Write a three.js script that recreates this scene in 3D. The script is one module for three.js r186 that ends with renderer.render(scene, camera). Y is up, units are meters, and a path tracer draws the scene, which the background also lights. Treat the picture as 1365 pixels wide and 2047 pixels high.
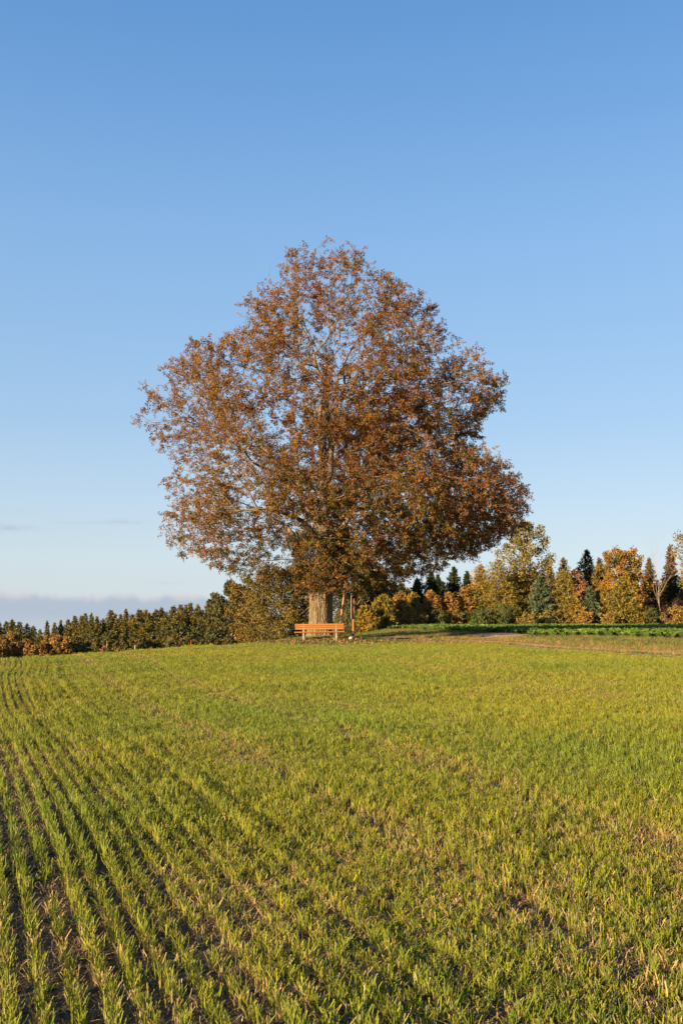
import * as THREE from 'three';
import { RoundedBoxGeometry } from 'three/addons/geometries/RoundedBoxGeometry.js';
import { mergeGeometries } from 'three/addons/utils/BufferGeometryUtils.js';

// ---------------------------------------------------------------- camera, sky, sun, exposure
const scene = new THREE.Scene();
const F = 1990, PX = 682.5, PY = 1023.5, TAN = (1262 - PY) / F;          // lens measured on the 1365 x 2047 photograph
const PITCH = Math.atan(TAN), EYE = 1.75;
const camera = new THREE.PerspectiveCamera(2 * Math.atan(1023.5 / F) * 180 / Math.PI, 682 / 1024, 0.1, 2500);
camera.position.set(0, EYE, 0);
camera.lookAt(0, EYE + Math.sin(PITCH), -Math.cos(PITCH));
scene.add(camera);

const SUN_AZ = 48 * Math.PI / 180, SUN_EL = 11 * Math.PI / 180;          // the sun stands low, behind the camera on the left
const sunDir = new THREE.Vector3(-Math.sin(SUN_AZ) * Math.cos(SUN_EL), Math.sin(SUN_EL), Math.cos(SUN_AZ) * Math.cos(SUN_EL));
const sun = new THREE.DirectionalLight(new THREE.Color().setRGB(1, 0.76, 0.45), 5);
sun.position.copy(sunDir).multiplyScalar(300).add(new THREE.Vector3(0, 0, -50));
sun.target.position.set(0, 0, -50);
sun.castShadow = true; sun.shadow.radius = 1.3; sun.shadow.mapSize.set(4096, 4096);
Object.assign(sun.shadow.camera, { left: -120, right: 120, top: 70, bottom: -70, near: 10, far: 700 });
scene.add(sun, sun.target);

const renderer = new THREE.WebGLRenderer({ antialias: true });
renderer.toneMapping = THREE.LinearToneMapping;
const EXPOSURE = 2.85;                                                  // the photograph is exposed for the low sun
renderer.toneMappingExposure = EXPOSURE;
renderer.shadowMap.enabled = true;

// ---------------------------------------------------------------- numbers
function rng(a) { return () => { a |= 0; a = a + 0x6D2B79F5 | 0; let t = Math.imul(a ^ a >>> 15, 1 | a); t = t + Math.imul(t ^ t >>> 7, 61 | t) ^ t; return ((t ^ t >>> 14) >>> 0) / 4294967296; }; }
const clamp = THREE.MathUtils.clamp, lerp = THREE.MathUtils.lerp, sstep = (a, b, x) => { const t = clamp((x - a) / (b - a), 0, 1); return t * t * (3 - 2 * t); };
function hash3(x, y, z) { let h = Math.imul(x, 374761393) + Math.imul(y, 668265263) + Math.imul(z, 2147483647 ^ 0x5bd1e995) | 0; h = Math.imul(h ^ h >>> 13, 1274126177); h ^= h >>> 16; return (h >>> 0) / 4294967296; }
function noise(x, y = 0, z = 0) {                                         // value noise in -1..1
  const ix = Math.floor(x), iy = Math.floor(y), iz = Math.floor(z); let fx = x - ix, fy = y - iy, fz = z - iz;
  fx = fx * fx * (3 - 2 * fx); fy = fy * fy * (3 - 2 * fy); fz = fz * fz * (3 - 2 * fz);
  const l = (k, j) => lerp(hash3(ix, iy + j, iz + k), hash3(ix + 1, iy + j, iz + k), fx);
  return lerp(lerp(l(0, 0), l(0, 1), fy), lerp(l(1, 0), l(1, 1), fy), fz) * 2 - 1;
}
const fbm = (x, y = 0, z = 0, o = 4) => { let s = 0, a = 0.5; for (let i = 0; i < o; i++) { s += a * noise(x, y, z); x = x * 2.03 + 7.1; y = y * 2.03 + 3.7; z = z * 2.03 + 5.3; a *= 0.5; } return s; };
const V = (x, y, z) => new THREE.Vector3(x, y, z);
const rgb = (r, g, b) => new THREE.Color().setRGB(r, g, b);

// ---------------------------------------------------------------- sky: clear evening air, a low cloud bank on the left
{
  const W = 4096, H = 2048, data = new Float32Array(W * H * 4);
  const lin = (c) => c <= 0.04045 ? c / 12.92 : ((c + 0.055) / 1.055) ** 2.4;
  const stops = [[0, 202, 211, 219], [1.6, 213, 222, 225], [4, 209, 226, 233], [7.5, 192, 218, 239], [12, 168, 204, 238], [17, 152, 193, 235], [22, 139, 184, 232], [28, 119, 168, 223], [34, 101, 154, 213], [50, 76, 128, 192], [90, 58, 104, 168]]
    .map(([e, r, g, b]) => [e, lin(r / 255), lin(g / 255), lin(b / 255)]);
  const s = sunDir;
  for (let j = 0; j < H; j++) {
    const el = ((j + 0.5) / H - 0.5) * Math.PI, deg = Math.max(0, el * 180 / Math.PI), sy = Math.sin(el), cy = Math.cos(el);
    let k = 0; while (k < stops.length - 2 && deg > stops[k + 1][0]) k++;
    const t = clamp((deg - stops[k][0]) / (stops[k + 1][0] - stops[k][0]), 0, 1), A = stops[k], B = stops[k + 1];
    const base = [1, 2, 3].map((c) => lerp(A[c], B[c], t));
    for (let i = 0; i < W; i++) {
      const phi = ((i + 0.5) / W - 0.5) * 2 * Math.PI, x = cy * Math.cos(phi), z = cy * Math.sin(phi), o = (j * W + i) * 4;
      const c = x * s.x + sy * s.y + z * s.z;                             // cosine of the angle to the sun
      const a = 0.955 + 0.17 * c * c * (c < 0 ? 1 : 0.8), g = Math.pow(Math.max(0, c), 14);
      let r = base[0] * a * (1 + 0.5 * g), gr = base[1] * a * (1 + 0.4 * g), b = base[2] * a * (1 + 0.25 * g);
      if (deg < 9 && el > 0) {
        const az = Math.atan2(x, -z) * 180 / Math.PI;                     // 0 ahead, negative to the left
        const bank = sstep(-2, -9, az) * sstep(-150, -110, az);
        if (bank > 0) {
          const top = 1.95 + 0.3 * fbm(az * 0.55, 3.3, 0, 3) + 0.22 * Math.abs(fbm(az * 1.7, 9.1, 0, 4));
          const body = sstep(top + 0.16, top - 0.3, deg) * bank * 0.92, crest = Math.exp(-(((deg - top + 0.1) / 0.2) ** 2)) * bank * clamp(0.45 + 1.3 * fbm(az * 1.3, 20, 0, 2), 0, 1);
          const low = sstep(1.1, 0.3, deg);
          const cb = [lerp(0.42, 0.5, low), lerp(0.5, 0.565, low), lerp(0.615, 0.665, low)];
          r = lerp(r, cb[0], body * 0.9); gr = lerp(gr, cb[1], body * 0.9); b = lerp(b, cb[2], body * 0.9);
          r = lerp(r, 0.7, crest * 0.6); gr = lerp(gr, 0.65, crest * 0.6); b = lerp(b, 0.68, crest * 0.6);
        }
        for (const [ca, ce, wa, we, st] of [[-19.6, 5.62, 2.2, 0.16, 0.5], [-12.6, 6.12, 1.2, 0.11, 0.3], [-15, 6.0, 1.3, 0.07, 0.18], [-10, 2.75, 1, 0.08, 0.2], [-18.3, 6.5, 0.8, 0.05, 0.15], [-27, 4.6, 3, 0.15, 0.4]]) {
          const q = ((az - ca) / wa) ** 2 + ((deg - ce - 0.06 * fbm(az * 2, ca, 0, 2)) / we) ** 2;
          if (q < 6) { const m = st * Math.exp(-q) * clamp(0.9 + fbm(az * 3, deg * 9, 4, 3), 0, 1.4); r = lerp(r, 0.41, m); gr = lerp(gr, 0.45, m); b = lerp(b, 0.57, m); }
        }
      }
      data[o] = r / EXPOSURE; data[o + 1] = gr / EXPOSURE; data[o + 2] = b / EXPOSURE; data[o + 3] = 1;
    }
  }
  const tex = new THREE.DataTexture(data, W, H, THREE.RGBAFormat, THREE.FloatType);
  tex.mapping = THREE.EquirectangularReflectionMapping; tex.magFilter = tex.minFilter = THREE.LinearFilter; tex.needsUpdate = true;
  scene.background = tex; scene.environment = tex;
}

// ---------------------------------------------------------------- naming and tagging
const taken = {};
function numbered(n) { const k = taken[n] = (taken[n] ?? -1) + 1; return k ? n + '_' + String(k).padStart(3, '0') : n; }
function tag(o, label, category, group, kind) { o.userData.label = label; o.userData.category = category; if (group) o.userData.group = group; if (kind) o.userData.kind = kind; return o; }
function thing(name, label, category, x, z, opt = {}) {
  const o = new THREE.Group(); o.name = numbered(name); o.position.set(x, opt.y ?? ground(x, z) - (opt.sink ?? 0), z); o.rotation.y = opt.turn ?? 0; scene.add(o);
  return tag(o, label, category, opt.group, opt.kind);
}
function part(parent, name, geo, mat, label) { const m = new THREE.Mesh(geo, mat); m.name = name; m.castShadow = m.receiveShadow = true; parent.add(m); if (label) m.userData.label = label; return m; }
function structure(name, geo, mat, label) { const m = new THREE.Mesh(geo, mat); m.name = numbered(name); m.receiveShadow = m.castShadow = true; m.userData.kind = 'structure'; m.userData.label = label; m.userData.category = name.replace(/_/g, ' ').split(' ').pop(); scene.add(m); return m; }
function clone(src, label, x, z, opt = {}) {
  const o = src.clone(); o.name = numbered(src.name.replace(/_\d{3}$/, '')); o.position.set(x, opt.y ?? ground(x, z) - (opt.sink ?? 0), z); o.rotation.y = opt.turn ?? 0;
  o.userData = { ...src.userData, label }; if (opt.group) o.userData.group = opt.group; scene.add(o); return o;
}

// ---------------------------------------------------------------- lie of the land
const soft = (x, k) => 0.5 * (x + Math.sqrt(x * x + k * k));
function land(x, d) {                                                     // height over the ground under the camera at distance d ahead
  const base = -1.87 + 0.03 * d - 0.010 * soft(d - 47, 6);
  const s = (d - (55.65 + 1.77 * x)) / 2.033, m = 1 / (1 + Math.exp((x + 1.88) / 1.7)), raw = 0.3436 * soft(s, 1.3) - 0.3436 * 0.012;
  const fall = m * 9 * (1 - Math.exp(-Math.max(0, raw) / 9));
  const far = 0.02 * soft(d - 125, 20) * 1.0;
  const knoll = 0.24 * Math.exp(-((x + 0.9) ** 2 + (d - 48.6) ** 2) / 5.5);
  const bank = 0.16 * sstep(0, 2.5, (x - 10.2) * 0.88 + (d - 44) * 0.47 - 1.2) * sstep(90, 60, d) * sstep(2, 8, x);
  const track = -0.07 * Math.exp(-(((x - 9.1) * 0.88 + (d - 43) * 0.47) ** 2) / 1.6) * sstep(3, 6, x);
  const rough = 0.05 * noise(x * 0.23, d * 0.21, 1) + 0.018 * noise(x * 0.9, d * 0.9, 2);
  return EYE + base - fall - far + knoll + bank + track + rough;
}
const ground = (x, z) => land(x, -z);
// a place measured on the photograph: column px and distance d give x; row py and distance give a height
const colX = (px, d, py = 1262) => (px - PX) / F / (Math.cos(PITCH) * (1 - (PY - py) / F * TAN)) * d;
const rowY = (py, d) => { const v = (PY - py) / F; return EYE + (v + TAN) / (1 - v * TAN) * d; };

// where the sown field ends: at the crest on the left, at the mown strip before the tree, at the track on the right
function fieldEdge(x) { if (x < -5.2) return lerp(42.6, 75, sstep(-5.2, -8.5, x)); if (x < 6.6) return 42.6 + 0.25 * noise(x * 0.8, 5); return 42.6 - (x - 6.6) * 2.15; }
const trackSide = (x, d) => (x - 7.75) * 0.907 + (d - 44) * 0.421;       // metres right of the track's middle line
const inField = (x, d) => d < fieldEdge(x);
function beetEdge(d) { return d > 53 ? 8.6 - (d - 53) * 0.14 : 8.6 + (53 - d) * 0.95; }
const inBeet = (x, d) => d > 36 && d < 91 && x > beetEdge(d) + 0.3 * noise(d * 0.7, 3);

// ---------------------------------------------------------------- textures
function noiseTexture(n, fn, srgb) {
  const a = new Uint8Array(n * n * 4);
  for (let j = 0; j < n; j++) for (let i = 0; i < n; i++) { const c = fn(i / n, j / n); for (let k = 0; k < 3; k++) a[(j * n + i) * 4 + k] = clamp(Math.round(c[k] * 255), 0, 255); a[(j * n + i) * 4 + 3] = 255; }
  const t = new THREE.DataTexture(a, n, n); t.wrapS = t.wrapT = THREE.RepeatWrapping; t.magFilter = THREE.LinearFilter; t.minFilter = THREE.LinearMipmapLinearFilter; t.generateMipmaps = true; if (srgb) t.colorSpace = THREE.SRGBColorSpace; t.needsUpdate = true; return t;
}
function tileNoise(u, v, f, seed) {                                       // value noise that repeats after one tile
  const x = u * f, y = v * f, ix = Math.floor(x), iy = Math.floor(y); let fx = x - ix, fy = y - iy; fx = fx * fx * (3 - 2 * fx); fy = fy * fy * (3 - 2 * fy);
  const h = (a, b) => hash3((a % f + f) % f, (b % f + f) % f, seed);
  return lerp(lerp(h(ix, iy), h(ix + 1, iy), fx), lerp(h(ix, iy + 1), h(ix + 1, iy + 1), fx), fy);
}
const soilMap = noiseTexture(512, (u, v) => {
  const n = 0.35 * tileNoise(u, v, 6, 1) + 0.25 * tileNoise(u, v, 24, 2) + 0.25 * tileNoise(u, v, 90, 3) + 0.15 * tileNoise(u, v, 256, 4), s = tileNoise(u, v, 128, 8) > 0.87 ? 0.14 : 0;
  return [0.27 + 0.24 * n + s, 0.185 + 0.18 * n + s * 0.85, 0.1 + 0.11 * n + s * 0.5];
}, true);
const soilBump = noiseTexture(512, (u, v) => { const n = 0.4 * tileNoise(u, v, 20, 11) + 0.35 * tileNoise(u, v, 60, 12) + 0.25 * tileNoise(u, v, 170, 13); return [n, n, n]; });
const turfMap = noiseTexture(512, (u, v) => {
  const n = 0.4 * tileNoise(u, v, 9, 21) + 0.3 * tileNoise(u, v, 50, 22) + 0.3 * tileNoise(u, v, 200, 23);
  return [0.2 + 0.2 * n, 0.22 + 0.2 * n, 0.08 + 0.1 * n];
}, true);
const dirtMap = noiseTexture(512, (u, v) => {
  const n = 0.4 * tileNoise(u, v, 8, 31) + 0.3 * tileNoise(u, v, 40, 32) + 0.3 * tileNoise(u, v, 220, 33);
  return [0.54 + 0.26 * n, 0.42 + 0.22 * n, 0.3 + 0.17 * n];
}, true);
const mat = (o) => new THREE.MeshStandardMaterial({ roughness: 0.95, side: THREE.DoubleSide, ...o });
const leafMat = (o) => new THREE.MeshPhysicalMaterial({ roughness: 0.9, side: THREE.DoubleSide, vertexColors: true, transmission: 0.3, thickness: 0, specularIntensity: 0.35, ...o });

// ---------------------------------------------------------------- ground sheets
function sheet(xs, ds, lift, keep) {
  const pos = [], uv = [], idx = [], nx = xs.length;
  for (const d of ds) for (const x of xs) { pos.push(x, land(x, d) + lift, -d); uv.push(x, d); }
  for (let j = 0; j < ds.length - 1; j++) for (let i = 0; i < nx - 1; i++) {
    if (keep && !keep((xs[i] + xs[i + 1]) / 2, (ds[j] + ds[j + 1]) / 2)) continue;
    const a = j * nx + i; idx.push(a, a + 1, a + nx, a + 1, a + nx + 1, a + nx);
  }
  const g = new THREE.BufferGeometry(); g.setAttribute('position', new THREE.Float32BufferAttribute(pos, 3)); g.setAttribute('uv', new THREE.Float32BufferAttribute(uv, 2)); g.setIndex(idx); g.computeVertexNormals(); return g;
}
const span = (a, b, s) => { const r = []; for (let x = a; x < b - 1e-6; x += s) r.push(x); r.push(b); return r; };
const scaled = (t, r) => { const c = t.clone(); c.repeat.set(r, r); c.needsUpdate = true; return c; };
const outer = [60, 75, 95, 120, 160, 220, 320, 500, 900];
structure('ground', sheet([...outer.map((v) => -v).reverse(), ...span(-48, 48, 0.6), ...outer], [-900, -400, -200, -100, -60, -35, -20, ...span(-12, 100, 0.6), 105, 112, 120, 130, 140, 155, 170, 190, 220, 260, 320, 420, 600, 900, 1500], 0),
  mat({ map: scaled(turfMap, 0.45), bumpMap: scaled(soilBump, 0.7), bumpScale: 0.04 }), 'grassy ground rolling away to the woods');
structure('field_soil', sheet(span(-34, 24, 0.25), span(-6, 74, 0.25), 0.014, inField), mat({ map: scaled(soilMap, 0.55), bumpMap: scaled(soilBump, 0.9), bumpScale: 0.035 }), 'dark brown tilled soil between the sown rows');
structure('beet_field_soil', sheet(span(4, 70, 0.4), span(36, 92, 0.4), 0.016, inBeet), mat({ map: scaled(soilMap, 0.4), bumpMap: scaled(soilBump, 0.9), bumpScale: 0.04 }), 'brown soil under the leafy root crop on the right');
const trackPath = new THREE.CatmullRomCurve3([[1.8, 56], [3.4, 51.6], [5.4, 48.6], [7.75, 44], [10.1, 39.3], [12.6, 34.2], [17, 25], [22, 15]].map(([x, d]) => V(x, 0, -d)));
function ribbon(offset, width, lift, seed) {
  const pos = [], uv = [], idx = [], n = 150, k = 5;
  for (let i = 0; i <= n; i++) {
    const p = trackPath.getPoint(i / n), t = trackPath.getTangent(i / n), sx = -t.z, sz = t.x;
    for (let j = 0; j < k; j++) {
      const e = (j / (k - 1) - 0.5) * width * (1 + 0.35 * noise(i * 0.37, seed, 0)) + offset + 0.1 * noise(i * 0.21, seed, 9), x = p.x + sx * e, z = p.z + sz * e;
      pos.push(x, ground(x, z) + lift, z); uv.push(x, z);
      if (i < n && j < k - 1) { const a = i * k + j; idx.push(a, a + k, a + 1, a + 1, a + k, a + k + 1); }
    }
  }
  const g = new THREE.BufferGeometry(); g.setAttribute('position', new THREE.Float32BufferAttribute(pos, 3)); g.setAttribute('uv', new THREE.Float32BufferAttribute(uv, 2)); g.setIndex(idx); g.computeVertexNormals(); return g;
}
const dirtMat = mat({ map: scaled(dirtMap, 0.6), bumpMap: scaled(soilBump, 1), bumpScale: 0.03 });
structure('dirt_track', mergeGeometries([ribbon(-0.95, 0.95, 0.05, 1), ribbon(0.95, 0.45, 0.035, 2)]), dirtMat, 'two pale dry ruts of the farm track right of the bench');
structure('bare_earth_patch', sheet(span(6, 11.5, 0.2), span(50, 60, 0.2), 0.026, (x, d) => ((x - 8.4 - 0.06 * (d - 54)) / 1.5) ** 2 + ((d - 54) / 3) ** 2 < 1 + 0.4 * noise(x * 2, d * 0.8)), dirtMat, 'reddish bare earth patch between the track and the root crop');

// ---------------------------------------------------------------- geometry builders
class Builder {
  constructor() { this.p = []; this.c = []; this.i = []; }
  vert(v, c) { this.p.push(v.x, v.y, v.z); this.c.push(c.r, c.g, c.b); return this.p.length / 3 - 1; }
  tri(a, b, c, col) { this.i.push(this.vert(a, col), this.vert(b, col), this.vert(c, col)); }
  quad(a, b, c, d, col) { const k = this.vert(a, col); this.vert(b, col); this.vert(c, col); this.vert(d, col); this.i.push(k, k + 1, k + 2, k, k + 2, k + 3); }
  tube(pts, rad, sides, col, cap = true) {
    let n = null, prev = -1; const t = V(), b = V(), q = V();
    for (let k = 0; k < pts.length; k++) {
      t.subVectors(pts[Math.min(k + 1, pts.length - 1)], pts[Math.max(k - 1, 0)]).normalize();
      if (!n) n = V().crossVectors(t, Math.abs(t.y) < 0.9 ? V(0, 1, 0) : V(1, 0, 0)).normalize();
      n.addScaledVector(t, -n.dot(t)).normalize(); b.crossVectors(t, n);
      const first = this.p.length / 3, c = typeof col === 'function' ? col(k) : col;
      for (let s = 0; s < sides; s++) { const a = s / sides * Math.PI * 2; q.copy(pts[k]).addScaledVector(n, Math.cos(a) * rad[k]).addScaledVector(b, Math.sin(a) * rad[k]); this.vert(q, c); }
      if (prev >= 0) for (let s = 0; s < sides; s++) { const e = (s + 1) % sides; this.i.push(prev + s, first + e, first + s, prev + s, prev + e, first + e); }
      prev = first;
    }
    if (cap) { const c = typeof col === 'function' ? col(pts.length - 1) : col, e = this.vert(pts[pts.length - 1], c); for (let s = 0; s < sides; s++) this.i.push(prev + s, prev + (s + 1) % sides, e); }
  }
  // a leaf: two triangles folded along the midrib, or a fuller six-sided one
  leaf(at, dir, up, len, wid, col, full) {
    const side = V().crossVectors(dir, up).normalize(), nrm = V().crossVectors(side, dir).normalize(), f = 0.18 * wid;
    const tip = at.clone().addScaledVector(dir, len).addScaledVector(nrm, -0.18 * len);
    const p = (a, s, l) => at.clone().addScaledVector(dir, a * len).addScaledVector(side, s * wid).addScaledVector(nrm, l);
    if (!full) { const l = this.vert(at, col), m1 = this.vert(p(0.42, 0.5, f), col), m2 = this.vert(p(0.42, -0.5, f), col), e = this.vert(tip, col); this.i.push(l, m1, e, l, e, m2); return; }
    const o = this.vert(at, col), r1 = this.vert(p(0.12, 0.42, f), col), r2 = this.vert(p(0.5, 0.48, f * 1.2), col), e = this.vert(tip, col), l2 = this.vert(p(0.5, -0.48, f * 1.2), col), l1 = this.vert(p(0.12, -0.42, f), col);
    this.i.push(o, r1, r2, o, r2, e, o, e, l2, o, l2, l1);
  }
  build() { const g = new THREE.BufferGeometry(); g.setAttribute('position', new THREE.Float32BufferAttribute(this.p, 3)); g.setAttribute('color', new THREE.Float32BufferAttribute(this.c, 3)); g.setIndex(this.i); g.computeVertexNormals(); return g; }
}
const randDir = (R) => { const z = R() * 2 - 1, a = R() * 6.283, s = Math.sqrt(1 - z * z); return V(s * Math.cos(a), z, s * Math.sin(a)); };
const vary = (R, c, a, b = a * 0.6) => { const k = 1 + (R() * 2 - 1) * a; return rgb(c[0] * k * (1 + (R() * 2 - 1) * b), c[1] * k, c[2] * k * (1 + (R() * 2 - 1) * b)); };
const pick = (R, a) => a[Math.min(a.length - 1, Math.floor(R() * a.length))];
function instanced(parent, name, geo, material, list) {                  // list of [x, y, z, turn, scale, stretch, colour, tiltX, tiltZ]
  const m = new THREE.InstancedMesh(geo, material, list.length), o = new THREE.Object3D(); m.name = name; m.userData.kind = 'stuff'; m.castShadow = m.receiveShadow = true;
  list.forEach((e, i) => { o.position.set(e[0], e[1], e[2]); o.rotation.set(e[7] ?? 0, e[3], e[8] ?? 0); o.scale.set(e[4], e[4] * e[5], e[4]); o.updateMatrix(); m.setMatrixAt(i, o.matrix); m.setColorAt(i, e[6]); });
  parent.add(m); return m;
}

// ---------------------------------------------------------------- the lime tree
const TREE = { x: colX(640, 49.2), d: 49.2 };
{
  const D = TREE.d, y0 = land(TREE.x, D), R = rng(77);
  // width of the crown at each height, left and right of the trunk, in metres
  const rows = [[476, 655, 668], [500, 565, 735], [520, 536, 745], [550, 528, 788], [580, 494, 810], [600, 482, 852], [620, 442, 876], [660, 438, 902], [690, 398, 920], [715, 372, 962], [740, 294, 988], [770, 280, 1002], [800, 264, 1010], [825, 254, 985], [860, 268, 958], [900, 295, 962], [920, 318, 1012], [950, 322, 1042], [980, 322, 1054], [1010, 330, 1052], [1050, 336, 1035], [1080, 326, 1000], [1110, 345, 940], [1130, 420, 880], [1150, 470, 835], [1172, 570, 800], [1190, 610, 700]]
    .map(([py, l, r]) => [rowY(py, D) - y0 - 0.1, colX(l, D, py) - TREE.x + 0.12 + (py > 560 && py < 680 ? 0.5 : py >= 680 && py < 730 ? 0.75 : py > 735 && py < 760 ? 0.25 : py > 780 && py < 900 ? -0.2 : 0), colX(r, D, py) - TREE.x - 0.1 + (py > 960 && py < 1100 ? 0.35 : 0)]).reverse();
  const prof = (y) => { if (y <= rows[0][0]) return rows[0]; for (let k = 1; k < rows.length; k++) if (y < rows[k][0]) { const t = (y - rows[k - 1][0]) / (rows[k][0] - rows[k - 1][0]); return [y, lerp(rows[k - 1][1], rows[k][1], t), lerp(rows[k - 1][2], rows[k][2], t)]; } return rows[rows.length - 1]; };
  const depthAt = (y) => { let s = 0, n = 0; for (let k = -3; k <= 3; k++) { const p = prof(y + k * 0.6); s += p[2] - p[1]; n++; } return 0.43 * s / n; };
  const top = rows[rows.length - 1][0], low = rows[0][0];
  function rho(x, y, z) {
    const [, l, r0] = prof(y), r = Math.max(r0, l + 0.3), cx = (l + r) / 2, nx = (x - cx) / Math.max(0.05, (r - l) / 2), nz = z / Math.max(0.1, depthAt(y));
    const q = Math.hypot(nx, nz) + 1e-6; return q * (1 + 0.22 * (Math.abs(nz) / q) * noise(Math.atan2(nz, nx) * 1.9, y * 0.45, 31));
  }
  const att = []; let guard = 0;
  while (att.length < 19000 && guard++ < 2000000) {
    const y = low + R() * (top - low), x = -10.5 + R() * 21.5, z = -9.5 + R() * 19, q = rho(x, y, z) * (1 + 0.1 * fbm(x / 1.1, y / 1.1, z / 1.1, 2)) + 0.015; if (q > 1) continue;
    if (R() > 0.12 + 0.88 * sstep(0.25, 0.8, q)) continue;
    const vr = Math.hypot(x, y - 3, z), gap = 0.6 * fbm(x / vr * 6.5 + 20, (y - 3) / vr * 6.5, z / vr * 6.5 + vr / 5, 3) + 0.5 * fbm(x / 1.6, y / 1.3, z / 1.6, 2) + 0.12 * sstep(-2, 3, x) * sstep(13, 8, y) + 0.1 * sstep(13, 17, y); if (gap < -0.03 + 0.06 * sstep(0, -5, x) && R() < 0.95) continue;
    att.push({ p: V(x, y, z), n: -1, d: 1e9 });
  }
  // skeleton: trunk, seeded limbs, then growth towards the free space of the crown
  const nodes = []; const add = (p, parent, limb) => { nodes.push({ p, parent, limb, kids: 0, r: 0, q: 0 }); if (parent >= 0) nodes[parent].kids++; return nodes.length - 1; };
  let last = -1; const trunkIdx = [];
  for (let y = 0; y <= 12.5; y += 0.35) { last = add(V(0.16 * noise(y * 0.35, 2) * Math.min(1, y / 4) + 0.02 * y, y, 0.16 * noise(y * 0.35, 7) * Math.min(1, y / 4)), last, 0); trunkIdx.push(last); }
  const nLimb = 17, limbStart = [];
  for (let k = 0; k < nLimb; k++) {
    const h = 2.75 + 0.55 * k * (0.75 + 0.5 * R()), a = Math.PI + k * 2.39996 + 0.25 * (R() - 0.5), start = trunkIdx[Math.min(trunkIdx.length - 1, Math.round(Math.min(h, 10.5) / 0.35))];
    let dir = V(Math.cos(a), 0.42 + 0.085 * k + 0.25 * R(), Math.sin(a)).normalize(), p = nodes[start].p.clone(), prev = start; limbStart.push(start);
    const L = (5.4 - 0.14 * k) * (0.85 + 0.3 * R());
    for (let s = 0; s < L; s += 0.35) {
      dir.add(V(0.26 * noise(s * 1.3, k * 7.3, 1), 0.16 * noise(s * 1.2, k * 5.1, 2) + (s < 1.6 ? 0.05 : -0.035), 0.26 * noise(s * 1.3, k * 3.7, 3))).normalize(); p = p.clone().addScaledVector(dir, 0.35);
      if (rho(p.x, p.y, p.z) > 0.88 || p.y > top - 0.6) break; prev = add(p, prev, k + 1); nodes[prev].girth = (0.19 - 0.006 * k) * Math.pow(1 - s / (L + 0.6), 0.8);
    }
  }
  const CELL = 1.6, grid = new Map(), key = (x, y, z) => (Math.floor(x / CELL) + 50) * 10000 + (Math.floor(y / CELL) + 50) * 100 + Math.floor(z / CELL) + 50;
  att.forEach((a, i) => { const k = key(a.p.x, a.p.y, a.p.z); if (!grid.has(k)) grid.set(k, []); grid.get(k).push(i); });
  const INF = 2.6, KILL = 0.33, STEP = 0.25;
  const see = (ni) => { const p = nodes[ni].p, w = 2; for (let a = -w; a <= w; a++) for (let b = -w; b <= w; b++) for (let c = -w; c <= w; c++) { const l = grid.get(key(p.x + a * CELL, p.y + b * CELL, p.z + c * CELL)); if (l) for (const i of l) { const t = att[i]; if (t.dead) continue; const d = t.p.distanceTo(p); if (d < t.d) { t.d = d; t.n = ni; if (d < KILL) t.dead = true; } } } };
  nodes.forEach((n, i) => { if (n.limb > 0 || n.p.y > 5) see(i); });
  for (let it = 0; it < 150; it++) {
    const pull = new Map(); for (const t of att) if (!t.dead && t.n >= 0 && t.d < INF) { let e = pull.get(t.n); if (!e) pull.set(t.n, e = V()); e.add(t.p.clone().sub(nodes[t.n].p).normalize()); }
    if (!pull.size) break; const fresh = [];
    for (const [ni, e] of pull) {
      const n = nodes[ni]; if (n.kids > 3) { continue; }
      if (n.parent >= 0) e.normalize().addScaledVector(n.p.clone().sub(nodes[n.parent].p).normalize(), 0.7);
      e.add(V((R() - 0.5) * 0.28, (R() - 0.5) * 0.28 + 0.02, (R() - 0.5) * 0.28)).normalize(); fresh.push(add(n.p.clone().addScaledVector(e, STEP), ni, n.limb));
    }
    fresh.forEach(see);
    for (const t of att) if (!t.dead && t.n >= 0 && nodes[t.n].kids > 3) { t.d *= 1.0; t.dead = t.d < 0.8; }
  }
  const EXP = 2.05, TIP = 0.0055;
  for (let i = nodes.length - 1; i >= 0; i--) { const n = nodes[i]; n.r = n.q ? Math.pow(n.q, 1 / EXP) : TIP; if (n.parent >= 0) nodes[n.parent].q += Math.pow(n.r, EXP); }
  nodes.forEach((n) => { if (n.girth) n.r = Math.max(n.r, n.girth); });
  const kids = nodes.map(() => []); nodes.forEach((n, i) => { if (n.parent >= 0) kids[n.parent].push(i); });
  const tree = thing('lime_tree', 'huge old lime tree with rust-orange autumn crown on the crest behind the bench', 'tree', TREE.x, -D, { y: y0 - 0.05 });
  const barkA = [0.175, 0.132, 0.088], barkMat = mat({ vertexColors: true, roughness: 1 });
  // limbs: every big branch with all its smaller ones
  const chains = new Map();
  function walk(i, from) {
    const stack = [[i, from]];
    while (stack.length) {
      let [c, f] = stack.pop(); const pts = [], rad = []; const limb = nodes[c].limb;
      if (f >= 0) { pts.push(nodes[f].p); rad.push(Math.min(nodes[c].r * 1.1, nodes[f].r)); }
      while (c !== undefined) { pts.push(nodes[c].p); rad.push(nodes[c].r); const k = kids[c].slice().sort((a, b) => nodes[b].r - nodes[a].r); const same = k.filter((q) => nodes[q].limb === limb), next = same[0]; for (const q of k) if (q !== next) stack.push([q, c]); c = next; }
      if (pts.length > 1) { if (!chains.has(limb)) chains.set(limb, []); chains.get(limb).push([pts, rad]); }
    }
  }
  walk(0, -1);
  const leader = new Builder();
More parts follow.
